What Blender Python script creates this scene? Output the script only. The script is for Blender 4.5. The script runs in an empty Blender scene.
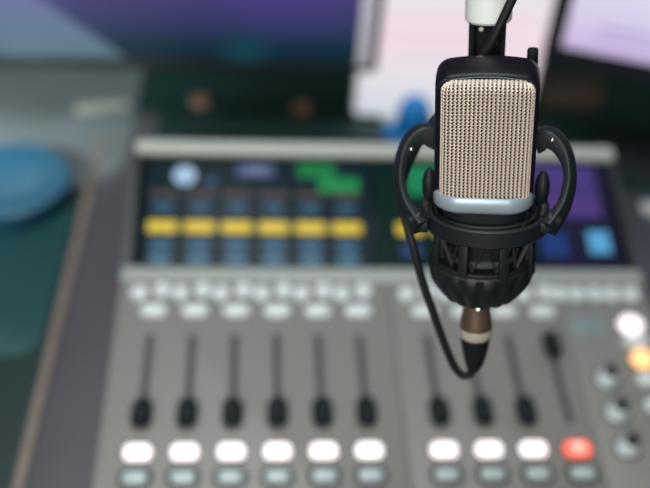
import bpy, bmesh, math, random
from mathutils import Vector, Matrix, Euler
random.seed(4)
C = bpy.context.scene.collection
S = bpy.context.scene
PI = math.pi

# ------------------------------------------------------------------ camera
cd = bpy.data.cameras.new('camera')
cam = bpy.data.objects.new('camera', cd); C.objects.link(cam)
cd.sensor_width = 36.0
cd.lens = 50.01
cd.clip_start = 0.01
RT = Vector((0.99714060, -0.05123051, 0.05555232))
UP = Vector((-0.00868917, 0.65251933, 0.75772226))
FW = Vector((0.07506746, 0.75603833, -0.65020837))
m = Matrix((( RT.x, UP.x, -FW.x, 0.10044110),
            ( RT.y, UP.y, -FW.y, -0.47701534),
            ( RT.z, UP.z, -FW.z, 1.45477850),
            (0, 0, 0, 1)))
cam.matrix_world = m
cd.dof.use_dof = True
cd.dof.focus_distance = 0.463
cd.dof.aperture_fstop = 3.2
S.camera = cam

# ------------------------------------------------------------------ world and light
w = bpy.data.worlds.new('world'); S.world = w; w.use_nodes = True
w.node_tree.nodes['Background'].inputs[0].default_value = (0.25, 0.42, 0.45, 1)
w.node_tree.nodes['Background'].inputs[1].default_value = 0.12
S.view_settings.view_transform = 'Standard'
S.view_settings.look = 'None'
S.view_settings.exposure = 0.0
S.view_settings.gamma = 1.0

def area(name, loc, target, size, power, col, sy=None):
    l = bpy.data.lights.new(name, 'AREA'); l.energy = power; l.color = col
    l.shape = 'RECTANGLE'; l.size = size; l.size_y = sy or size
    o = bpy.data.objects.new(name, l); C.objects.link(o)
    o.location = loc
    o.rotation_euler = (Vector(target) - Vector(loc)).to_track_quat('-Z', 'Y').to_euler()
    return o
area('ceiling_panel_light', (0.0, 0.15, 2.55), (0.1, 0.1, 0), 0.9, 26, (0.92, 0.98, 1.0), 0.6)
area('front_key_light', (-0.35, -1.35, 1.95), (0.2, -0.05, 1.1), 0.8, 30, (1.0, 0.96, 0.92))  # added warm key from the upper front; the room has no window
def spot(name, loc, target, power, col, angle, blend=1.0, rad=0.05):
    l = bpy.data.lights.new(name, 'SPOT'); l.energy = power; l.color = col
    l.spot_size = math.radians(angle); l.spot_blend = blend; l.shadow_soft_size = rad
    o = bpy.data.objects.new(name, l); C.objects.link(o); o.location = loc
    o.rotation_euler = (Vector(target) - Vector(loc)).to_track_quat('-Z', 'Y').to_euler()
    return o
spot('haze_fill_spot', (-0.70, -0.35, 1.40), (-0.22, 0.66, 0.76), 150, (0.74, 0.93, 1.0), 25)  # added spot, its soft pool stands in for the haze at left

# ------------------------------------------------------------------ materials
MATS = {}
def mat(name, col, rough=0.5, metal=0.0, emit=None, es=1.0, bump=0.0, bscale=400, noise=0.0, nscale=30, spec=0.5, coat=0.0):
    if name in MATS: return MATS[name]
    M = bpy.data.materials.new(name); M.use_nodes = True
    nt = M.node_tree; b = nt.nodes['Principled BSDF']
    b.inputs['Base Color'].default_value = (*col, 1)
    b.inputs['Roughness'].default_value = rough
    b.inputs['Metallic'].default_value = metal
    b.inputs['Specular IOR Level'].default_value = spec
    b.inputs['Coat Weight'].default_value = coat
    tc = nt.nodes.new('ShaderNodeTexCoord')
    if emit:
        b.inputs['Emission Color'].default_value = (*emit, 1)
        b.inputs['Emission Strength'].default_value = es
    if noise > 0:
        n = nt.nodes.new('ShaderNodeTexNoise'); n.inputs['Scale'].default_value = nscale
        r = nt.nodes.new('ShaderNodeMapRange')
        r.inputs['To Min'].default_value = 1 - noise; r.inputs['To Max'].default_value = 1 + noise
        mx = nt.nodes.new('ShaderNodeVectorMath'); mx.operation = 'SCALE'
        mx.inputs[0].default_value = col
        nt.links.new(tc.outputs['Object'], n.inputs['Vector'])
        nt.links.new(n.outputs['Fac'], r.inputs['Value'])
        nt.links.new(r.outputs['Result'], mx.inputs['Scale'])
        nt.links.new(mx.outputs['Vector'], b.inputs['Base Color'])
    if bump > 0:
        n = nt.nodes.new('ShaderNodeTexNoise'); n.inputs['Scale'].default_value = bscale
        bp = nt.nodes.new('ShaderNodeBump'); bp.inputs['Strength'].default_value = bump
        bp.inputs['Distance'].default_value = 0.0004
        nt.links.new(tc.outputs['Object'], n.inputs['Vector'])
        nt.links.new(n.outputs['Fac'], bp.inputs['Height'])
        nt.links.new(bp.outputs['Normal'], b.inputs['Normal'])
    MATS[name] = M
    return M

def s2l(r, g, b):
    f = lambda c: (c/255/12.92) if c/255 <= 0.04045 else ((c/255+0.055)/1.055)**2.4
    return (f(r), f(g), f(b))
def screen_mat(name, rgb, k=1.0):
    return mat(name, (0.003, 0.003, 0.004), 0.2, emit=s2l(*rgb), es=k, spec=0.04)

def gradient_screen(name, stops, axis, lo, hi, k=1.0, spots=()):
    """lit screen picture: colour stops along one object axis, plus soft coloured blobs"""
    M = bpy.data.materials.new(name); M.use_nodes = True; nt = M.node_tree
    b = nt.nodes['Principled BSDF']; b.inputs['Base Color'].default_value = (.005, .006, .008, 1)
    b.inputs['Roughness'].default_value = 0.3
    tc = nt.nodes.new('ShaderNodeTexCoord'); sp = nt.nodes.new('ShaderNodeSeparateXYZ')
    nt.links.new(tc.outputs['Object'], sp.inputs[0])
    r = nt.nodes.new('ShaderNodeMapRange'); r.inputs['From Min'].default_value = lo; r.inputs['From Max'].default_value = hi
    nt.links.new(sp.outputs[axis], r.inputs['Value'])
    cr = nt.nodes.new('ShaderNodeValToRGB')
    el = cr.color_ramp.elements
    while len(el) < len(stops): el.new(0.5)
    for e, (p, c) in zip(el, stops): e.position = p; e.color = (*s2l(*c), 1)
    nt.links.new(r.outputs['Result'], cr.inputs['Fac'])
    last = cr.outputs['Color']
    for (c, rad, col) in spots:
        d = nt.nodes.new('ShaderNodeVectorMath'); d.operation = 'DISTANCE'; d.inputs[1].default_value = c
        nt.links.new(tc.outputs['Object'], d.inputs[0])
        rr = nt.nodes.new('ShaderNodeMapRange'); rr.inputs['From Min'].default_value = rad; rr.inputs['From Max'].default_value = 0
        rr.interpolation_type = 'SMOOTHSTEP'
        nt.links.new(d.outputs['Value'], rr.inputs['Value'])
        mx = nt.nodes.new('ShaderNodeMix'); mx.data_type = 'RGBA'
        nt.links.new(rr.outputs['Result'], mx.inputs['Factor'])
        nt.links.new(last, mx.inputs['A']); mx.inputs['B'].default_value = (*s2l(*col), 1)
        last = mx.outputs['Result']
    nt.links.new(last, b.inputs['Emission Color']); b.inputs['Emission Strength'].default_value = k
    return M

BLK   = mat('black_moulded_plastic', (0.007, 0.010, 0.012), 0.5, spec=0.35, bump=0.25, bscale=1500)
BLK2  = mat('black_rubber', (0.005, 0.007, 0.008), 0.6, spec=0.3)
BLKG  = mat('black_gloss_enamel', (0.006, 0.005, 0.009), 0.34, spec=0.12)
SILV  = mat('satin_silver_metal', (0.27, 0.34, 0.39), 0.40, metal=0.3, bump=0.1, bscale=2500)
WIRE  = mat('champagne_wire', (0.68, 0.59, 0.50), 0.35, metal=0.35)
MESHB = mat('dark_mesh_backing', (0.016, 0.011, 0.008), 0.9)
CONS  = mat('console_grey_paint', (0.172, 0.168, 0.156), 0.5, noise=0.05, nscale=9)
RAIL  = mat('console_light_rail', (0.27, 0.30, 0.275), 0.45)
CBLK  = mat('console_black_body', (0.015, 0.018, 0.02), 0.5)
CAPW  = mat('translucent_white_cap', (0.54, 0.60, 0.60), 0.35)
CAPG  = mat('pale_grey_button', (0.33, 0.40, 0.40), 0.35)
CAPK  = mat('black_fader_cap', (0.004, 0.008, 0.010), 0.6, spec=0.15)
DESK  = mat('dark_desktop_laminate', (0.005, 0.022, 0.019), 0.5, noise=0.15, nscale=6)
GLASSK= mat('display_glass_black', (0.002, 0.006, 0.007), 0.18, spec=0.05)
WHT   = mat('white_powder_coat', (0.62, 0.66, 0.64), 0.4)
BRASS = mat('aged_brass', (0.30, 0.21, 0.15), 0.35, metal=0.8)
NICK  = mat('nickel', (0.62, 0.60, 0.55), 0.25, metal=0.9)

# ------------------------------------------------------------------ helpers
def link(name, bm, m, parent=None, smooth=True, sharp=35):
    bmesh.ops.recalc_face_normals(bm, faces=bm.faces)
    me = bpy.data.meshes.new(name); bm.to_mesh(me); bm.free()
    if smooth:
        me.shade_smooth()
        try: me.set_sharp_from_angle(angle=math.radians(sharp))
        except Exception: pass
    me.materials.append(m)
    o = bpy.data.objects.new(name, me); C.objects.link(o)
    if parent: o.parent = parent
    return o
def tag(o, label=None, cat=None, group=None, kind=None):
    if label: o['label'] = label
    if cat: o['category'] = cat
    if group: o['group'] = group
    if kind: o['kind'] = kind
    return o
def thing(name, label, cat, loc=(0, 0, 0), rot=(0, 0, 0), group=None, M=None):
    o = bpy.data.objects.new(name, None); C.objects.link(o); o.empty_display_size = 0.02
    if M is not None: o.matrix_world = M
    else: o.location = loc; o.rotation_euler = rot
    return tag(o, label, cat, group)
def copy_tree(o, parent=None):
    c = o.copy(); C.objects.link(c)
    if parent: c.parent = parent
    for ch in [x for x in bpy.data.objects if x.parent == o]: copy_tree(ch, c)
    return c

def box(bm, c, s, bev=0.0, seg=2, rot=None):
    t = bmesh.new(); bmesh.ops.create_cube(t, size=1)
    for v in t.verts: v.co = Vector((v.co.x*s[0], v.co.y*s[1], v.co.z*s[2]))
    if bev > 0: bmesh.ops.bevel(t, geom=list(t.edges), offset=bev, segments=seg, affect='EDGES', profile=0.5)
    for v in t.verts:
        if rot: v.co = rot @ v.co
        v.co += Vector(c)
    merge(bm, t); return bm
def merge(bm, t):
    me = bpy.data.meshes.new('tmp'); t.to_mesh(me); t.free(); bm.from_mesh(me); bpy.data.meshes.remove(me)
def NB(): return bmesh.new()
def rr(hx, hy, r, n=6, cx=0, cy=0):
    """rounded rectangle outline, counter-clockwise"""
    r = min(r, hx, hy); P = []
    for (sx, sy, a0) in ((1, 1, 0), (-1, 1, 90), (-1, -1, 180), (1, -1, 270)):
        for k in range(n+1):
            a = math.radians(a0 + 90*k/n)
            P.append((cx + sx*(hx-r) + r*math.cos(a), cy + sy*(hy-r) + r*math.sin(a)))
    return P
def loft(bm, rings, cap=True, closed=True):
    R = [[bm.verts.new(p) for p in ring] for ring in rings]
    n = len(R[0])
    for a, b in zip(R, R[1:]):
        for i in range(n if closed else n-1):
            bm.faces.new((a[i], a[(i+1) % n], b[(i+1) % n], b[i]))
    if cap and closed:
        bm.faces.new(R[0][::-1]); bm.faces.new(R[-1])
    return bm
def slab(bm, hx, hy, r, z0, z1, bev=0.0015, cx=0, cy=0, n=6, top_inset=0.0):
    rings = []
    for (z, i) in ((z0, 0), (z1-bev, top_inset*0.8), (z1-bev*0.3, top_inset+bev*0.3), (z1, top_inset+bev)):
        rings.append([(x, y, z) for x, y in rr(hx-i, hy-i, max(r-i, 0.0003), n, cx, cy)])
    return loft(bm, rings)
def lathe(bm, prof, n=48, c=(0, 0, 0), scallop=None, closed_profile=False):
    rings = []
    for j, (r, z) in enumerate(prof):
        ring = []
        for k in range(n):
            a = 2*PI*k/n
            rad = r
            if scallop and scallop[2][j]: rad = r*(1 - scallop[1]*(0.5-0.5*math.cos(a*scallop[0]))**(3 if scallop[0] > 18 else 1.6))
            ring.append((c[0]+rad*math.cos(a), c[1]+rad*math.sin(a), c[2]+z))
        rings.append(ring)
    if closed_profile:
        rings.append(rings[0]); 
        R = [[bm.verts.new(p) for p in ring] for ring in rings[:-1]]; R.append(R[0])
        for a, b in zip(R, R[1:]):
            for i in range(n): bm.faces.new((a[i], a[(i+1) % n], b[(i+1) % n], b[i]))
        return bm
    return loft(bm, rings)
def spline(P, k=8):
    P = [Vector(p) for p in P]; out = []
    Q = [2*P[0]-P[1]] + P + [2*P[-1]-P[-2]]
    for i in range(1, len(Q)-2):
        for j in range(k):
            t = j/k
            a, b, c, d = Q[i-1], Q[i], Q[i+1], Q[i+2]
            out.append(0.5*((2*b) + (c-a)*t + (2*a-5*b+4*c-d)*t*t + (3*b-a-3*c+d)*t**3))
    out.append(P[-1]); return out
def sweep(bm, pts, section, cap=True, up0=None):
    """sweep a closed 2D section (list of (n, b), or a function of 0..1) along points with parallel transport"""
    pts = [Vector(p) for p in pts]; N = len(pts)
    T = []
    for i in range(N):
        d = pts[min(i+1, N-1)] - pts[max(i-1, 0)]; T.append(d.normalized())
    u = Vector(up0) if up0 else (Vector((0, 0, 1)) if abs(T[0].z) < 0.9 else Vector((1, 0, 0)))
    rings = []
    for i in range(N):
        u = (u - T[i]*u.dot(T[i])).normalized(); v = T[i].cross(u)
        sec = section(i/(N-1)) if callable(section) else section
        rings.append([pts[i] + u*a + v*b for a, b in sec])
    return loft(bm, rings, cap)
def circ(r, n=10): return [(r*math.cos(2*PI*k/n), r*math.sin(2*PI*k/n)) for k in range(n)]
def tube(bm, pts, r, n=10, up0=None):
    return sweep(bm, pts, (lambda t: circ(r(t), n)) if callable(r) else circ(r, n), True, up0)
def scaled(bm, k=0.001):
    for v in bm.verts: v.co *= k
    return bm

# ------------------------------------------------------------------ room
def structure(name, c, s, m):
    o = link(name, box(NB(), c, s), m, None, False); o['kind'] = 'structure'; return o
WALL = mat('dark_acoustic_wall', (0.05, 0.09, 0.095), 0.9, noise=0.1, nscale=3)
structure('floor', (0.3, 0, -0.05), (5.2, 5.2, 0.1), mat('dark_carpet', (0.03, 0.034, 0.036), 0.95, noise=0.3, nscale=300))
structure('ceiling', (0.3, 0, 2.75), (5.2, 5.2, 0.1), mat('ceiling_paint', (0.12, 0.15, 0.15), 0.9))
structure('wall_back', (0.3, 2.55, 1.35), (5.2, 0.1, 2.7), WALL)
structure('wall_front', (0.3, -2.55, 1.35), (5.2, 0.1, 2.7), WALL)
structure('wall_left', (-2.25, 0, 1.35), (0.1, 5.0, 2.7), WALL)
structure('wall_right', (2.85, 0, 1.35), (0.1, 5.0, 2.7), WALL)

# ------------------------------------------------------------------ desk
desk = thing('studio_desk', 'dark studio desk top carrying the mixing console and the monitors', 'desk', (0.2, 0.45, 0))
link('desktop', box(NB(), (0, 0, 0.7225), (2.8, 1.7, 0.035), 0.004), DESK, desk, True)
for sx in (-1.25, 1.25):
    for sy in (-0.75, 0.75):
        link('leg', box(NB(), (sx, sy, 0.3525), (0.06, 0.06, 0.705), 0.004), CBLK, desk)
tag(link('joint_strip', box(NB(), (-0.3135, -0.20, 0.7415), (0.010, 0.66, 0.003), 0.001),
     mat('worn_wood_edging', (0.16, 0.125, 0.10), 0.6, noise=0.25, nscale=40), desk), 'pale brown edging strip let into the desk')

tag(link('haze_inlay', box(NB(), (-0.2735, -0.215, 0.7406), (0.067, 0.82, 0.0016), 0.0005), mat('slate_purple_haze', (0.055, 0.052, 0.060), 0.6, noise=0.15, nscale=8), desk), 'added slate grey strip, paler for the haze over the desk')  # veil over the desk put into a lighter added inlay
# teal mat added in place of teal haze; blue disc, on the left
mt = link('haze_mat', slab(NB(), 0.29, 0.13, 0.03, 0, 0.002, 0.0006), mat('teal_haze_tone', (0.002, 0.045, 0.046), 0.6, noise=0.3, nscale=8))
mt.location = (-0.415, 0.30, 0.74); tag(mt, 'added dark teal mat standing in for the haze left of the console', 'mat')
gm = link('haze_pad', slab(NB(), 0.31, 0.20, 0.08, 0, 0.002, 0.0006), mat('pale_grey_green_haze', (0.085, 0.10, 0.10), 0.9, noise=0.2, nscale=12))  # pad added to catch the spot and stand in for haze
gm.location = (-0.385, 0.655, 0.74); gm.rotation_euler = (0, 0, 0.0); tag(gm, 'added pale grey green pad standing in for the haze at the upper left', 'mat')
bc = thing('round_container', 'round blue ribbed tub with a lid, standing by the left edge of the desk pad', 'container', (-0.205, 0.435, 0.7425))
bc.scale = (1.75, 1.75, 1.0)
n_ = 72
link('body', lathe(NB(), [(0.030, 0), (0.036, 0.001), (0.040, 0.022), (0.0405, 0.024), (0.038, 0.024), (0.034, 0.003), (0.001, 0.003)], n_), mat('blue_tub_plastic', (0.01, 0.07, 0.13), 0.4), bc)
lid = lathe(NB(), [(0.042, 0.0235), (0.0425, 0.025), (0.0425, 0.029), (0.041, 0.031), (0.036, 0.0305), (0.0335, 0.0315), (0.031, 0.0305), (0.0285, 0.0315), (0.026, 0.0305), (0.023, 0.0315), (0.020, 0.0305), (0.001, 0.031)], n_)
link('lid', lid, mat('blue_lid_plastic', (0.012, 0.07, 0.115), 0.35), bc)

# ------------------------------------------------------------------ mixing console
TILT = math.radians(7)
CM = Matrix.Translation((0, 0, 0.805)) @ Matrix.Rotation(TILT, 4, 'X')
CI = CM.inverted()
con = thing('mixing_console', 'grey broadcast mixing console with faders, lit buttons and dark display', 'mixing console', M=CM)
X0, X1 = -0.035, 0.503
Y0, Y1 = -0.135, 0.2095
def hz(y): return None
# body: side profile in console plane, bottom on the desk
def bottom_local(y_loc):
    p = CM @ Vector((0, y_loc, 0)); q = CI @ Vector((0, p.y, 0.7402)); return (q.y, q.z)
prof = [(Y0, -0.002), (Y1, -0.002), (0.214, -0.001), (0.345, 0.0295), (0.362, 0.031), (0.370, 0.026), (0.374, 0.012)]
b0 = bottom_local(0.362); b1 = bottom_local(Y0+0.012)
prof += [b0, b1, (Y0-0.002, -0.012)]
rings = []
for x, ins in ((X0-0.001, 0.0015), (X0+0.0005, 0), (X1-0.0005, 0), (X1+0.001, 0.0015)):
    rings.append([(x, y*(1-ins), z) for y, z in prof])
link('console_body', loft(NB(), rings), CBLK, con, True, 25)
# panels
seams = [X0, 0.2335, 0.405, X1]
for a, b in zip(seams, seams[1:]):
    hx = (b-a)/2-0.0006
    pb = slab(NB(), hx, (Y1-Y0)/2, 0.002, -0.002, 0.0, 0.0006, (a+b)/2, (Y0+Y1)/2)
    p = link('control_panel', pb, CONS, con)
rail = box(NB(), ((X0+X1)/2, 0.2010, 0.001), (X1-X0, 0.018, 0.004), 0.001)
tag(link('panel_rail', rail, RAIL, con), 'light grey metal rail along the panel top')

def place(o, x, y, z=0.0, rz=0):
    o.location = (x, y, z); o.rotation_euler = (0, 0, rz); return o

chx = [0.04*i for i in range(6)] + [0.2662+0.04*i for i in range(4)]
LITW = mat('lit_white_button', (0.7, 0.7, 0.7), 0.3, emit=(1.0, 0.86, 0.86), es=1.05)
LITR = gradient_screen('lit_red_button', [(0.0, (255, 92, 70)), (0.5, (255, 92, 70))], 'X', -1, 1, 1.6, [((0, 0, 0.006), 0.011, (255, 190, 175))])
LITO = mat('lit_orange_button', (0.7, 0.5, 0.3), 0.3, emit=s2l(255, 178, 90), es=1.1)
BEZ = mat('button_bezel_black', (0.02, 0.022, 0.022), 0.5)

def make_button(m, lab, hx, hy, r, z=0.006, bez=0.0016, name='push_button'):
    bt = link(name, slab(NB(), hx, hy, r, 0.0004, z, 0.0018, n=8, top_inset=0.0006), m, con)
    if lab: bt['label'] = lab
    bz = NB()
    o1 = rr(hx+bez, hy+bez, r+bez, 8); o2 = rr(hx+0.0002, hy+0.0002, r+0.0002, 8)
    loft(bz, [[(x, y, 0.0) for x, y in o1], [(x, y, 0.0012) for x, y in o1], [(x, y, 0.0012) for x, y in o2], [(x, y, 0.0) for x, y in o2]], cap=False)
    link('button_bezel', bz, BEZ, bt)
    return bt
onb = make_button(LITW, 'white lit button', 0.0122, 0.0076, 0.0062)
offb = make_button(CAPG, 'unlit pale grey button', 0.0108, 0.0066, 0.0050, bez=0.0040, z=0.0045)
redb = make_button(LITR, 'red lit button', 0.0122, 0.0078, 0.0062)
roundw = make_button(LITW, 'round white lit button', 0.0125, 0.0118, 0.0118)
roundo = make_button(LITO, 'round orange lit button', 0.0115, 0.0115, 0.0115)
# fader
def make_fader():
    f = link('fader_slot', slab(NB(), 0.0036, 0.0500, 0.0030, 0.0, 0.0006, 0.0002), mat('fader_slot_black', (0.035, 0.037, 0.035), 0.6), con)
    kb = NB(); rings = []
    L, Wd, H = 0.0150, 0.0094, 0.0125
    for (z, i) in ((0.0045, 0.0016), (0.0055, 0.0), (H-0.002, 0.0018), (H, 0.0035)):
        ring = []
        for x, y in rr(Wd-i, L-i, 0.0085-i, 8):
            dip = -0.0025*(1-(y/L)**2) if z > 0.01 else 0
            ring.append((x, y, z+dip))
        rings.append(ring)
    loft(kb, rings); box(kb, (0, 0, 0.003), (0.003, 0.010, 0.004))
    k = link('fader_knob', kb, CAPK, f, True, 50)
    link('pointer_line', box(NB(), (0, 0, 0.0112), (0.012, 0.0008, 0.0006)), mat('grey_marking', (0.03, 0.035, 0.035), 0.5), k)
    return f, k
fader, fknob = make_fader()
# encoders and pills
def make_cap():
    c = link('rotary_cap', lathe(NB(), [(0.0088, 0.0004), (0.0090, 0.001), (0.0086, 0.0045), (0.0078, 0.0056), (0.001, 0.0060)], 24), CAPW, con)
    return c
cap = make_cap()
pill = link('soft_key', slab(NB(), 0.0125, 0.0068, 0.0062, 0.0, 0.005, 0.0015, n=8), CAPW, con)
def make_dial():
    d = link('monitor_dial', lathe(NB(), [(0.0096, 0.0003), (0.0098, 0.001), (0.0096, 0.0028), (0.0090, 0.0030), (0.0088, 0.0040), (0.0083, 0.0140), (0.0076, 0.0150), (0.001, 0.0150)], 60, scallop=(20, 0.04, [0, 0, 0, 0, 1, 1, 0, 0])), mat('dial_silver', (0.62, 0.72, 0.74), 0.3, metal=0.2), con)
    t = link('dial_cap', lathe(NB(), [(0.0072, 0.0150), (0.0070, 0.0158), (0.0062, 0.0162), (0.001, 0.0162)], 32), mat('dial_black', (0.012, 0.014, 0.015), 0.35), d)
    bm_ = NB(); rb_ = [[((0.0122+dr)*math.cos(2*PI*k/40), (0.0122+dr)*math.sin(2*PI*k/40), z) for k in range(40)] for dr, z in ((0, 0.0), (0, 0.001), (-0.0018, 0.001), (-0.0018, 0.0))]
    link('dial_ring', loft(bm_, rb_, cap=False), BEZ, d)
    return d
dial = make_dial()
first = set()
def put(src, x, y, z=0.0):
    if src.name not in first:
        first.add(src.name); return place(src, x, y, z)
    c = copy_tree(src, con); return place(c, x, y, z)
for i, x in enumerate(chx):
    put(redb if i == 9 else onb, x, 0.0)
    put(offb, x - 0.0003, -0.0232)
    f = put(fader, x + (0.0 if i < 9 else 0.0003), 0.0768)
    k = [c for c in bpy.data.objects if c.parent == f and c.name.startswith('fader_knob')][0]
    k.location = (0, (0.0345 if i == 9 else -0.0395), 0)
    put(pill, x + 0.001, 0.1545)
    put(cap, x - 0.0145, 0.1755)
    put(cap, x + 0.0075, 0.1790)
for x in (0.4085, 0.4270, 0.4460, 0.4640, 0.4840):
    put(cap, x, 0.1770)
for y in (0.0740, 0.0370, 0.0010):
    put(dial, 0.4325, y)
put(roundw, 0.4735, 0.1375); put(roundo, 0.4735, 0.0965)
for x, y in ((0.4735, 0.1175), (0.4745, 0.0735), (0.4745, 0.0450)):
    put(pill, x, y)
tag(link('name_plate', slab(NB(), 0.018, 0.012, 0.002, 0.0, 0.0006, 0.0002, 0.430, 0.1390), mat('pale_teal_plate', (0.16, 0.21, 0.205), 0.4), con), 'blank pale teal plate')
link('panel_screw', lathe(NB(), [(0.0022, 0), (0.0022, 0.0008), (0.0016, 0.0012), (0.0002, 0.0012)], 16, (0.4325, -0.055, 0)), CBLK, con)

# display
DS = math.radians(13.6)
def sp(X, s, h=0.0): return Vector((X, 0.212 + s*math.cos(DS) - h*math.sin(DS), s*math.sin(DS) + h*math.cos(DS)))
DR = Matrix.Rotation(DS, 3, 'X')
disp = link('display_glass', box(NB(), sp((X0+X1)/2, 0.067, 0.001), (X1-X0-0.016, 0.130, 0.003), 0.0008, rot=DR), GLASSK, con)
def tile(xa, xb, sa, sb, rgb, name, k=1.0, h=0.0029, rad=None):
    t = NB()
    if rad is None:
        vs = [(xa, sa), (xb, sa), (xb, sb), (xa, sb)]
    else:
        vs = [((xa+xb)/2 + rad*math.cos(2*PI*q/32), (sa+sb)/2 + rad*math.sin(2*PI*q/32)) for q in range(32)]
    lo = [sp(x, s, h-0.0006) for x, s in vs]; hi = [sp(x, s, h) for x, s in vs]
    loft(t, [lo, hi])
    return link(name, t, screen_mat('screen_%d_%d_%d' % rgb, rgb, k), disp, False)
tile(-0.018, 0.222, 0.001, 0.131, (10, 32, 40), 'screen_page', h=0.0027)
tile(0.225, 0.395, 0.001, 0.131, (2, 34, 30), 'screen_page', h=0.0027)
tile(0.398, 0.487, 0.001, 0.131, (28, 28, 52), 'screen_page', h=0.0027)
tile(-0.0145, 0.213, 0.0400, 0.0515, (118, 112, 40), 'yellow_band', h=0.0031)
for k in range(6):
    c = 0.0018 + 0.0386*k
    tile(c-0.0110, c+0.0110, 0.0005, 0.034, (20, 50, 70), 'channel_column', h=0.0031)
    tile(c-0.0110, c+0.0110, 0.0565, 0.082, (20, 46, 60), 'channel_column', h=0.0031)
    tile(c-0.0142, c+0.0142, 0.0385, 0.0525, (226, 198, 70), 'yellow_label', h=0.0037)
    tile(c-0.0105, c+0.0105, 0.0200, 0.0270, (74, 118, 148), 'blue_readout', h=0.0037)
    tile(c-0.0105, c+0.0105, 0.0040, 0.0110, (92, 134, 158), 'blue_readout', h=0.0037)
    tile(c-0.0095, c+0.0095, 0.0660, 0.0730, (62, 98, 126), 'blue_readout', h=0.0037)
    tile(c-0.0150, c+0.0150, 0.0825, 0.0890, (84, 72, 70), 'brown_readout', h=0.0037)
tile(0.0075, 0.0375, 0.094, 0.124, (168, 196, 226), 'clock_face', rad=0.0122, h=0.0037)
tile(0.046, 0.056, 0.098, 0.106, (52, 90, 120), 'text_block', h=0.0037)
tile(0.078, 0.118, 0.1085, 0.1245, (78, 92, 128), 'text_block', h=0.0037)
tile(0.088, 0.110, 0.1125, 0.1205, (112, 124, 158), 'text_block', h=0.0042)
tile(0.1440, 0.1850, 0.1080, 0.1270, (26, 120, 66), 'green_meter', h=0.0037)
tile(0.1660, 0.2100, 0.0905, 0.1085, (30, 136, 76), 'green_meter', h=0.0037)
for c in (0.262, 0.3006, 0.3392):
    tile(c-0.0142, c+0.0142, 0.0385, 0.0525, (226, 198, 70), 'yellow_label', h=0.0037)
    tile(c-0.0105, c+0.0105, 0.0110, 0.0290, (50, 66, 110), 'blue_readout', h=0.0037)
tile(0.262, 0.300, 0.088, 0.126, (30, 128, 84), 'green_meter', h=0.0037)
tile(0.402, 0.474, 0.062, 0.129, (74, 58, 124), 'purple_panel', h=0.0033)
tile(0.402, 0.474, 0.093, 0.099, (64, 52, 104), 'purple_line', h=0.0037)
tile(0.402, 0.474, 0.070, 0.082, (82, 58, 118), 'purple_line', h=0.0037)
tile(0.402, 0.430, 0.014, 0.044, (34, 58, 116), 'blue_tile', h=0.0037)
tile(0.4535, 0.4765, 0.0180, 0.0450, (88, 164, 210), 'cyan_tile', h=0.0037)
# light bar at the top of the display
rings = []
for x, k in ((X0+0.004, 0.75), (X0+0.006, 1), (X1-0.005, 1), (X1-0.003, 0.75)):
    rings.append([(x, 0.3510+y*k, 0.0375+z*k) for y, z in rr(0.0098, 0.0058, 0.005, 6)])
tag(link('top_rail', loft(NB(), rings), mat('pale_top_rail', (0.34, 0.37, 0.33), 0.45), con), 'pale rounded rail above the display')

# ------------------------------------------------------------------ microphone (mm in its own frame)
MO = Vector((0.22236576, -0.08081172, 1.18824501))
MX = Vector((0.96891360, -0.20599077, 0.13701879)); MY = Vector((0.23290398, 0.94626510, -0.22436156)); MZ = Vector((-0.08343964, 0.24929919, 0.96482524))
MM = Matrix(((MX.x, MY.x, MZ.x, MO.x), (MX.y, MY.y, MZ.y, MO.y), (MX.z, MY.z, MZ.z, MO.z), (0, 0, 0, 1)))
def mm(name, bm, m, parent, sharp=35, smooth=True): return link(name, scaled(bm), m, parent, smooth, sharp)

mic = thing('microphone', 'large studio microphone with champagne wire grille and silver collar', 'microphone', M=MM)
# head frame: arched, crowned band
def head_outline(hw, zt, zb, r, arch, n=10, nt=14):
    P = []
    # right bottom -> right top corner -> arched top -> left
    P.append((hw, zb)); 
    for k in range(7): P.append((hw, zb + (zt - r - zb)*(k+1)/8))
    for k in range(n+1):
        a = PI/2*k/n; P.append((hw-r+r*math.cos(a), zt-r+r*math.sin(a)))
    for k in range(1, nt):
        x = (hw-r) - 2*(hw-r)*k/nt; P.append((x, zt))
    for k in range(n+1):
        a = PI/2+PI/2*k/n; P.append((-hw+r+r*math.cos(a), zt-r+r*math.sin(a)))
    for k in range(7, -1, -1): P.append((-hw, zb + (zt - r - zb)*k/8))
    return [(x-0.9, z + arch*(1-(x/hw)**2)*max(0, (z-zt+18)/18)) for x, z in P]
bmh = NB(); rings = []
for y, ins in ((-10.6, 3.4), (-11.2, 2.0), (-10.8, 1.0), (-9.0, 0.4), (-4, 0.1), (2, 0), (9, 0.1), (12.5, 0.8), (13.6, 1.8), (14, 4)):
    rings.append([(x, y, z) for x, z in head_outline(26.8-ins, 36.8-ins + min(4, (y+11)*0.26), -33, 6.6-ins*0.5, 2.6)])
loft(bmh, rings); mm('head_frame', bmh, BLKG, mic, 40)
bright = NB()
pl = [(x, -11.3, z) for x, z in head_outline(24.2, 34.6, 20, 7, 3.0)][16:-16]
tube(bright, pl, 0.28, 6, (0, 1, 0)); tag(mm('frame_lip', bright, mat('dull_steel', (0.12, 0.15, 0.17), 0.4, metal=0.5), mic), 'thin dull steel lip')

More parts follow.
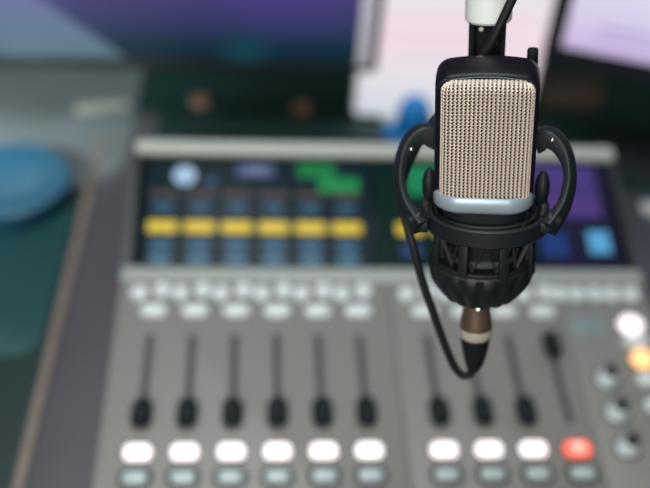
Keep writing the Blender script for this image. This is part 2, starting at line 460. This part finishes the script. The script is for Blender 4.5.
# grille: plan curve and profile
def plan(t):
    """t 0..1 across the front, from left side to right side; returns point and outward normal (x, y)"""
    hw, yb, yf, r, bow = 23.3, -7.0, -17.6, 4.4, 2.8
    L1 = abs(yf+r-yb); La = PI/2*r; Lf = 2*(hw-r); tot = 2*L1+2*La+Lf
    s = t*tot
    if s < L1: return (-hw, yb - s), (-1, 0)
    s -= L1
    if s < La:
        a = s/r; p = (-hw+r-r*math.cos(a), yf+r-r*math.sin(a)); nrm = (-math.cos(a), -math.sin(a))
    elif s < La+Lf:
        p = (-hw+r+(s-La), yf); nrm = (0, -1)
    elif s < 2*La+Lf:
        a = (s-La-Lf)/r; p = (hw-r+r*math.sin(a), yf+r-r*math.cos(a)); nrm = (math.sin(a), -math.cos(a))
    else:
        return (hw, yf+r+(s-2*La-Lf)), (1, 0)
    b = bow*(1-(p[0]/hw)**2)
    return (p[0], p[1]-b), nrm
PLAN_LEN = 2*6.2+PI*4.4+37.8
RT_ = 4.6
def gs(t, s, off=0.0):
    """s = distance down the grille: 0..2 flat top, then quarter round, then straight"""
    (x, y), (nx, ny) = plan(t)
    arch = 2.4*(1-(x/26)**2)
    if s < 2.2: ins = RT_ + (2.2-s); z = 34.6; nz = 1; no = 0
    elif s < 2.2+RT_*PI/2:
        a = (s-2.2)/RT_; ins = RT_*(1-math.sin(a)); z = 34.6-RT_+RT_*math.cos(a); nz = math.cos(a); no = math.sin(a)
    else:
        ins = 0; z = 34.6-RT_-(s-2.2-RT_*PI/2); nz = 0; no = 1
    z += arch*max(0, min(1, (z+5)/40))
    ins = min(ins, 6.6+0.4*ins*0) if abs(nx) > 0.02 and abs(ny) > 0.02 else ins
    return Vector((x - 0.5 - nx*(ins-off*no), y - ny*(ins-off*no), z + nz*off))
SMAX = 2.2+RT_*PI/2+56.0
back = NB(); G = []
for i in range(61):
    G.append([back.verts.new(gs(i/60, SMAX*j/50, -0.75)) for j in range(51)])
for i in range(60):
    for j in range(50): back.faces.new((G[i][j], G[i+1][j], G[i+1][j+1], G[i][j+1]))
gb = mm('grille_backing', back, MESHB, mic)
wires = NB()
NW = 30; PER = 1.75
for c in range(NW):
    t0 = (c+0.5)/NW; amp = 0.55/PLAN_LEN
    npt = int(SMAX/PER)*4; P = []
    for j in range(npt+1):
        tri = (-1, 0, 1, 0)[j % 4]
        P.append(gs(max(0, min(1, t0+amp*tri)), SMAX*j/npt, 0.10*tri))
    tube(wires, P, 0.43, 6, (1, 0, 0))
    if c < NW-1:      # slanted links rising to the right between neighbouring strands
        for j in range(2, npt-4, 4):
            a = gs(t0, SMAX*(j+1.0)/npt, -0.2); b = gs(t0+1/NW, SMAX*(j-1.0)/npt, -0.2)
            tube(wires, [a, b], 0.18, 5, (0, 0, 1))
tag(mm('wire_grille', wires, WIRE, mic, 180), 'champagne zigzag wire mesh')
# silver collar
def rect_ring(hw, yf, yb, r, z, n=10): return [(x, y, z) for x, y in rr(hw, (yb-yf)/2, r, n, 0, (yf+yb)/2)]
col = NB(); rings = []
for z, i in ((-25.6, 2.6), (-24.9, 2.0), (-25.0, 1.2), (-25.8, 0.6), (-28, 0.2), (-31.5, 0.0), (-33.0, 0.6), (-34.2, 2.0), (-34.4, 4)):
    ring = rect_ring(26.9-i, -20.4+i, 20.4-i, 13.5-i*0.5, z)
    rings.append([(x-0.9, y - (2.8*(1-(x/27)**2) if y < 0 else -2.8*(1-(x/27)**2)), zz) for x, y, zz in ring])
loft(col, rings); tag(mm('silver_collar', col, SILV, mic), 'satin silver collar below the grille')
low = NB(); rings = []
for z, hw, hy in ((-34.2, 23.4, 18.8), (-38, 23.0, 18.4), (-50, 22, 18), (-60, 19, 17), (-72, 16, 15.5), (-90, 12.5, 12.5), (-95.8, 12, 12)):
    rings.append([(x, y, z) for x, y in rr(hw, hy, min(hw, hy)*0.86, 10, 0, 0)])
loft(low, rings); mm('lower_body', low, BLK, mic)

# ------------------------------------------------------------------ shock mount
sm = thing('shock_mount', 'black elastic shock mount cradle holding the studio microphone', 'shock mount', M=MM)
def ring_band(bm, cx, rx, ry, z0, z1, th, n=64, bev=0.8):
    prof = [(0, z0+bev), (-bev, z0), (-th+bev, z0), (-th, z0+bev), (-th, z1-bev), (-th+bev, z1), (-bev, z1), (0, z1-bev)]
    R = []
    for d, z in prof:
        R.append([bm.verts.new((cx+(rx+d)*math.cos(2*PI*k/n), (ry+d)*math.sin(2*PI*k/n), z)) for k in range(n)])
    R.append(R[0])
    for a, b in zip(R, R[1:]):
        for i in range(n): bm.faces.new((a[i], a[(i+1) % n], b[(i+1) % n], b[i]))
    return bm
mm('basket_ring', ring_band(NB(), 1.8, 33.5, 30.5, -50.4, -40.0, 3.2), BLK, sm)
mm('inner_ring', ring_band(NB(), 0.8, 28.6, 26.0, -44.0, -39.5, 2.4), BLK2, sm)
for k in range(8):
    a = 2*PI*(k+0.5)/8 + 0.0
    rot = Matrix.Rotation(a, 3, 'Z')
    p = NB(); box(p, (0, 0, 0), (2.4, 5.4, 26), 0.7)
    lean = Matrix.Rotation(math.radians(-3), 3, 'Y')
    for v in p.verts: v.co = rot @ ((lean @ v.co) + Vector((28.2, 0, -61.5))) + Vector((0.6, 0, 0))
    mm('basket_post', p, BLK, sm)
for k in range(4):     # lugs and pads gripping the body between ring and mic
    a = 2*PI*(k+0.5)/4 + 0.0
    p = NB(); tube(p, [(18*math.cos(a), 15*math.sin(a), -41.8), (1+29.5*math.cos(a), 27*math.sin(a), -41.8)], 2.1, 10)
    mm('spacer', p, BLK2, sm)
zz = NB(); N8 = 12; P = []
for k in range(N8*2+1):
    a = 2*PI*k/(N8*2); up_ = k % 2 == 0
    r_ = 28.6 if up_ else 24.2
    P.append((1.2+r_*math.cos(a), (r_-2)*math.sin(a), -49.0 if up_ else -68.5))
tube(zz, P[:-1] + [P[0]], 1.15, 8); tag(mm('elastic_cord', zz, mat('elastic_cord', (0.02, 0.022, 0.024), 0.7, bump=0.8, bscale=1800), sm), 'zigzag elastic cord')
mm('holder_ring', ring_band(NB(), 0, 19.6, 19.6, -68.0, -64.6, 3.8, bev=0.5), mat('satin_black_ring', (0.05, 0.06, 0.07), 0.25), sm)
crown = NB()
lathe(crown, [(15, -69.2), (29.2, -69.2), (30.0, -70.2), (30.0, -76.5), (28.8, -81), (26.0, -86), (22.4, -91.0), (20.6, -92.8), (13.2, -92.8), (13.2, -80)], 240, (-0.6, 0, 0), scallop=(18, 0.06, [0, 0, 0, 1, 1, 1, 1, 1, 0, 0]), closed_profile=True)
mm('threaded_crown', crown, BLK, sm, 50)
mm('crown_lip', ring_band(NB(), -0.6, 28.0, 28.0, -69.6, -67.8, 3, bev=0.4), BLK, sm)
def ear(P, s):
    b = NB(); P = [(a, c, b_) for a, b_, c in P]; pts = spline(P, 8)
    def sec(t):
        wdt = 5.0 - 1.0*math.sin(PI*t); th = 2.3 + 4.2*max(0, 1-t*2.2)**1.0 + 1.0*max(0, t-0.7)/0.3
        return [(x, y) for x, y in rr(th, wdt, 1.1, 3)]
    sweep(b, pts, sec, True, (0, 0, 1)); return b
earR = [(27, -6, 17), (33, -3.4, 15), (38.5, -6.5, 13), (43, -13, 9), (44.8, -20, 4.5), (44.4, -27, 0), (42, -34, -6), (38, -39, -12), (34, -43, -17)]
earL = [(-28, -5, 17), (-35, -2.6, 15), (-41, -5.5, 13), (-45.5, -12.5, 9), (-47.2, -19.5, 4.5), (-46.6, -28, 0), (-43.6, -35.5, -6), (-38.5, -41, -12), (-34, -45, -17)]
for P, s in ((earR, 1), (earL, -1)):
    mm('side_arm', ear(P, s), BLK, sm)
    e = P[-2]
    lg = NB(); box(lg, (e[0]-s*2.2, e[2]-0.4, e[1]-1.4), (9.5, 9.0, 9.5), 2.2, 3, Matrix.Rotation(s*0.5, 3, 'Y'))
    box(lg, (e[0]-s*5.5, e[2]-1, e[1]-4.0), (7, 8, 7), 1.6, 3)
    mm('arm_clamp', lg, BLK, sm)
    pdm = NB(); bmesh.ops.create_uvsphere(pdm, u_segments=24, v_segments=16, radius=1)
    for v in pdm.verts: v.co = Vector((v.co.x*4.0+s*30.6, v.co.y*6.0+2, v.co.z*10.0-27.6))
    mm('rubber_pad', pdm, BLK2, sm)
    lk = NB(); tube(lk, spline([(s*31, 3, -34), (s*32.5, 1, -39), (s*31.5, -2, -43)], 4), 2.6, 10); mm('pad_link', lk, BLK, sm)
    sc = NB(); q = (34.5, 9.0, -2.8) if s > 0 else (-41.0, 7.4, -9.0)
    bmesh.ops.create_uvsphere(sc, u_segments=16, v_segments=10, radius=1.1)
    for v in sc.verts: v.co += Vector(q)
    tag(mm('screw_head', sc, NICK, sm), 'small shiny screw head')
yk = NB(); sweep(yk, spline([(-28, 17, -5), (-22, 26, -5), (-10, 31, -5), (0, 32, -5), (10, 31, -5), (21, 26, -5.5), (27, 17, -6)], 6), [(x, y) for x, y in rr(5.0, 2.4, 1.2, 3)], True, (0, 0, 1))
mm('rear_yoke', yk, BLK, sm)
# arm from yoke down to the ring at the rear
rb = NB(); box(rb, (1, 31.4, -24), (12, 3.4, 42), 1.0); mm('rear_plate', rb, BLK, sm)

# ------------------------------------------------------------------ boom arm
ba = thing('boom_arm', 'white tubular boom arm coming down behind the microphone', 'boom arm', M=MM)
tb = NB(); lathe(tb, [(8.0, 58), (11.6, 57.2), (12.6, 58.4), (12.7, 62), (12.7, 300), (11, 302), (0.5, 302)], 40, (-1.8, 40, -3))
tag(mm('lower_tube', tb, WHT, ba), 'white coated tube')
br = NB()
box(br, (-10.4, 37, 34), (3.4, 9, 60), 0.8); box(br, (6.4, 37, 34), (3.0, 9, 60), 0.8); box(br, (-1.6, 40, 30), (17.5, 3, 52), 0.6); box(br, (-1.6, 37.2, 2), (18, 8, 8), 0.8)
tag(mm('fork_bracket', br, mat('matt_black_metal', (0.004, 0.006, 0.007), 0.7, spec=0.08), ba), 'black fork bracket')
for (x, z, r) in ((-5.5, 50.5, 1.7), (1.2, 43.5, 2.6)):
    s_ = NB(); lathe(s_, [(0.2, 0), (r, 0), (r, 1.4), (r*0.7, 2.0), (0.2, 2.0)], 20)
    for v in s_.verts: v.co = Matrix.Rotation(math.radians(90), 3, 'X') @ v.co + Vector((x, 38.6, z))
    tag(mm('bracket_screw', s_, NICK, ba), 'nickel screw head')
kn = NB(); tube(kn, [(7, 36, 22), (22.5, 34, 22)], 2.4, 12); tube(kn, spline([(22.5, 34, 19), (22.5, 32, 27), (22.4, 29, 36), (22.3, 28, 41.8)], 4), lambda t: 3.4-0.5*t, 14, (1, 0, 0))
mm('lever_knob', kn, BLK, ba)
MI = MM.inverted()
def wl(p): return (MI @ Vector(p))*1000
elbow = Vector((-1.8, 40, 300))
up2 = NB(); E2 = wl((1.15, 1.05, 1.95)); tube(up2, [elbow, E2], 11, 20); mm('upper_tube', up2, WHT, ba)
po = NB(); tube(po, [E2 + Vector((0, 0, 0)), wl((1.15, 1.05, 0.742))], 14, 20); mm('post', po, WHT, ba)
pj = NB(); bmesh.ops.create_uvsphere(pj, u_segments=24, v_segments=16, radius=17)
for v in pj.verts: v.co += elbow
mm('elbow_joint', pj, BLK, ba)
cl = NB(); tube(cl, [wl((1.15, 1.05, 0.7405)), wl((1.15, 1.05, 0.765))], 35, 32); mm('desk_clamp', cl, BLK, ba)

# ------------------------------------------------------------------ microphone cable and plug
cb = thing('microphone_cable', 'black cable looping from the boom tube into the plug below the microphone', 'cable', M=MM)
cpts = [(70, 32, 240), (40, 22, 140), (22, 20, 96), (9.9, 20, 69.5), (0.2, 21, 47.0), (-8, 25, 34), (-22, 27.5, 12), (-37, 27, -10), (-46, 25, -30), (-47.5, 18, -43), (-44.8, 9, -52), (-40, 2, -64.4), (-34.1, 0, -87.0), (-26.9, 0, -110.3), (-19.4, 0, -133.0), (-13.6, 0, -147.0), (-8.2, 0, -152.3), (-3.4, 0, -149.2), (-1.8, 0, -142)]
c_ = NB(); tube(c_, spline(cpts, 8), 2.45, 14, (0, 1, 0)); mm('cable', c_, BLK2, cb)
sh = NB(); lathe(sh, [(7.4, -93.4), (7.6, -97), (8.0, -104), (9.2, -112), (9.6, -116), (9.6, -117), (0.5, -117)], 40, (-2.2, 0, 0)); tag(mm('plug_shell', sh, BRASS, cb), 'brown brass plug shell')
bd = NB(); lathe(bd, [(0.5, -116.2), (9.7, -116.2), (9.9, -117), (9.6, -121.5), (9.0, -122.6), (0.5, -122.6)], 40, (-2.2, 0, 0)); tag(mm('plug_band', bd, mat('satin_nickel', (0.62, 0.58, 0.50), 0.3, metal=0.4), cb), 'bright nickel band')
bo = NB(); tube(bo, [(-2.2, 0, -122.4), (-2.2, 0, -130), (-2.2, 0, -137), (-2.4, 0, -143), (-2.8, 0, -147)], lambda t: 9.0-5.2*t**1.3, 24, (0, 1, 0)); mm('plug_boot', bo, BLK2, cb)
dt = NB(); lathe(dt, [(0.2, 0), (2.0, 0), (2.0, 0.8), (1.4, 1.2), (0.2, 1.2)], 20)
for v in dt.verts: v.co = Matrix.Rotation(math.radians(90), 3, 'X') @ v.co + Vector((-1.2, -7.8, -101.5))
tag(mm('latch_button', dt, NICK, cb), 'round pale latch button')

# ------------------------------------------------------------------ monitors
def monitor(name, label, xc, zb, yface, wd, ht, bez, chin, mbez, mscreen, rz=0, depth=0.022, right_side=None, stand_x=0.0):
    """screen faces -y; origin on the desk below the centre of the face"""
    t = thing(name, label, 'monitor', (xc, yface, 0.74), (0, 0, rz))
    z0 = zb-0.74
    h = NB(); rings = []
    for y, i in ((0.0015, 0.0012), (0.0025, 0), (depth-0.004, 0), (depth, 0.006)):
        rings.append([(x, y, z) for x, z in rr(wd/2-i, ht/2-i, 0.008, 5, 0, z0+ht/2)])
    loft(h, rings); link('housing', h, mbez, t)
    f = NB()
    o1 = rr(wd/2-0.001, ht/2-0.001, 0.008, 5, 0, z0+ht/2); o2 = rr(wd/2-bez, (ht-bez-chin)/2, 0.001, 5, 0, z0+chin+(ht-bez-chin)/2)
    loft(f, [[(x, 0.0017, z) for x, z in o1], [(x, -0.001, z) for x, z in o1], [(x, -0.001, z) for x, z in o2], [(x, 0.0017, z) for x, z in o2]], cap=False)
    link('bezel', f, right_side or mbez, t)
    s = NB(); box(s, (0, 0.0008, z0+chin+(ht-bez-chin)/2), (wd-2*bez, 0.002, ht-bez-chin)); link('screen', s, mscreen, t, False)
    st = NB(); box(st, (stand_x, depth+0.012, (z0+0.12)/2+0.004), (0.05, 0.012, z0+0.12), 0.002); link('stand_neck', st, mbez, t)
    ft = NB(); slab(ft, 0.09, 0.055, 0.01, 0.0, 0.008, 0.002, stand_x, depth+0.02); link('stand_foot', ft, mbez, t)
    return t
BZ = mat('monitor_black', (0.012, 0.014, 0.018), 0.4)
LS = mat('pale_silver_plastic', (0.85, 0.82, 0.95), 0.4)
purp = gradient_screen('purple_wallpaper', [(0.0, (4, 30, 36)), (0.22, (14, 42, 60)), (0.55, (50, 54, 98)), (0.8, (66, 58, 110)), (1.0, (72, 62, 116))], 'Z', 0.108, 0.215, 1.0,
      [((0.0, 0, 0.22), 0.18, (96, 98, 150)), ((0.372, 0, 0.125), 0.050, (12, 62, 74)), ((0.42, 0, 0.26), 0.14, (64, 58, 128))])
ml = monitor('wide_monitor', 'wide black monitor with a dim purple screen, back left of the console', -0.289, 0.836, 0.60, 1.10, 0.40, 0.016, 0.012, BZ, purp, stand_x=-0.47)
wm = gradient_screen('pale_haze_wedge', [(0.0, (84, 112, 122)), (0.5, (98, 114, 144)), (1.0, (116, 112, 168))], 'Z', 0.108, 0.215, 1.0)  # haze of a glass reflection painted as a glowing wedge on the screen
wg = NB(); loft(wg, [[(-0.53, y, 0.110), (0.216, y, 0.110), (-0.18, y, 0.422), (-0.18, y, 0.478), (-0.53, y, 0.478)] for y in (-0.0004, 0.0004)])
tag(link('haze_wedge', wg, wm, ml, False), 'paler lavender wedge of glass haze painted over the screen')
# its pale side trim
tr = NB(); box(tr, (1.10/2-0.0200, -0.0022, 0.096+0.2+0.006), (0.018, 0.003, 0.388), 0.001); tag(link('side_trim', tr, LS, ml), 'pale lavender side trim')
page = gradient_screen('white_page', [(0.0, (212, 222, 232)), (0.35, (238, 232, 240)), (0.6, (250, 228, 240)), (1.0, (240, 236, 242))], 'Z', 0.0, 0.20, 0.92)
mw = monitor('bright_monitor', 'monitor showing a bright white page, directly behind the microphone', 0.369, 0.7425, 0.640, 0.262, 0.36, 0.003, 0.003, mat('white_monitor_frame', (0.6, 0.64, 0.66), 0.4), page)
for z, xa, xb, c in ((0.100, -0.08, 0.05, (206, 210, 216)), (0.130, -0.10, 0.09, (240, 210, 224)), (0.160, -0.10, 0.10, (242, 212, 226))):
    t_ = NB(); box(t_, ((xa+xb)/2, -0.0006, z), (xb-xa, 0.0008, 0.003 if z < 0.12 else 0.008)); link('page_line', t_, screen_mat('page_line_%d' % int(z*1000), c), mw, False)
lav = gradient_screen('lavender_page', [(0.0, (196, 176, 222)), (0.5, (214, 200, 232)), (1.0, (222, 214, 236))], 'Z', 0.15, 0.25, 1.0)
mr = monitor('tilted_monitor', 'black framed monitor with a lavender screen at the top right', 0.660, 0.876, 0.501, 0.40, 0.32, 0.022, 0.026, BZ, lav, rz=math.radians(-21))
for z, xa, xb in ((0.182, -0.14, 0.02), (0.198, -0.14, 0.06)):
    t_ = NB(); box(t_, ((xa+xb)/2, -0.0006, z), (xb-xa, 0.0008, 0.006)); link('text_line', t_, screen_mat('text_line', (178, 164, 214)), mr, False)

# ------------------------------------------------------------------ things on the desk behind and beside the console
bl = thing('blue_cover', 'blue rounded foam cover standing in front of the bright white monitor', 'cover', (0.318, 0.590, 0.74))
BLUE = mat('saturated_blue_foam', (0.0, 0.15, 0.42), 0.7)
link('dome', lathe(NB(), [(0.024, 0.006), (0.0245, 0.02), (0.0235, 0.042), (0.0205, 0.053), (0.015, 0.061), (0.007, 0.064), (0.0005, 0.065)], 40), BLUE, bl)
link('flared_base', lathe(NB(), [(0.001, 0.0), (0.040, 0.0), (0.041, 0.002), (0.034, 0.007), (0.025, 0.012), (0.0005, 0.014)], 40), BLUE, bl)
# keyboard
kb = thing('computer_keyboard', 'black computer keyboard on the desk behind the console display', 'keyboard', (0.145, 0.52, 0.74))
link('base', slab(NB(), 0.15, 0.05, 0.006, 0, 0.012, 0.002), CBLK, kb)
keys = NB()
for r in range(5):
    for c in range(15):
        slab(keys, 0.0082, 0.0078, 0.0015, 0.012, 0.018, 0.001, -0.1365+0.0195*c, -0.038+0.019*r, 2, 0.001)
tag(link('keys', keys, BLK2, kb), 'rows of black keys')
for (x, y, w_, d_, h_, rz, lab) in ((0.015, 0.665, 0.024, 0.018, 0.012, 0.3, 'small brown block behind the left end of the keyboard'), (0.165, 0.655, 0.026, 0.020, 0.010, -0.2, 'small brown block below the wide monitor, right of centre')):
    q = NB(); slab(q, w_/2, d_/2, 0.003, 0, h_, 0.001); q = link('brown_block', q, mat('brown_card', (0.16, 0.085, 0.05), 0.7)); q.location = (x, y, 0.74); q.rotation_euler = (0, 0, rz)
    tag(q, lab, 'block', 'small brown blocks')
# pale slip at left
q = link('paper_slip', box(NB(), (0, 0, 0.0015), (0.075, 0.026, 0.003), 0.0008), mat('cream_slip', (0.24, 0.23, 0.18), 0.7)); q.location = (-0.123, 0.652, 0.74); q.rotation_euler = (0, 0, math.radians(14))
tag(q, 'small cream paper slip on the desk at the upper left', 'paper')
# brown case at right
bcx = thing('brown_case', 'low brown leather case on the dark desk under the right monitor', 'case', (0.575, 0.705, 0.74), (0, 0, -0.15))
link('case_body', slab(NB(), 0.05, 0.03, 0.008, 0, 0.018, 0.003), mat('brown_leather', (0.045, 0.032, 0.020), 0.6, bump=0.3), bcx)
link('case_lid', slab(NB(), 0.0505, 0.0305, 0.008, 0.0185, 0.027, 0.003), mat('brown_leather', (0.1, 0.06, 0.04)), bcx)
# device at right
dv = thing('desk_controller', 'dark grey slab controller on the desk right of the mixing console', 'controller', (0.65, 0.21, 0.74))
link('body', slab(NB(), 0.105, 0.22, 0.01, 0, 0.03, 0.004), mat('dark_slate_plastic', (0.035, 0.045, 0.055), 0.45), dv)
tag(link('key', slab(NB(), 0.014, 0.011, 0.003, 0.03, 0.036, 0.0015, -0.052, 0.180), mat('pale_key', (0.42, 0.42, 0.42), 0.5), dv), 'pale key')
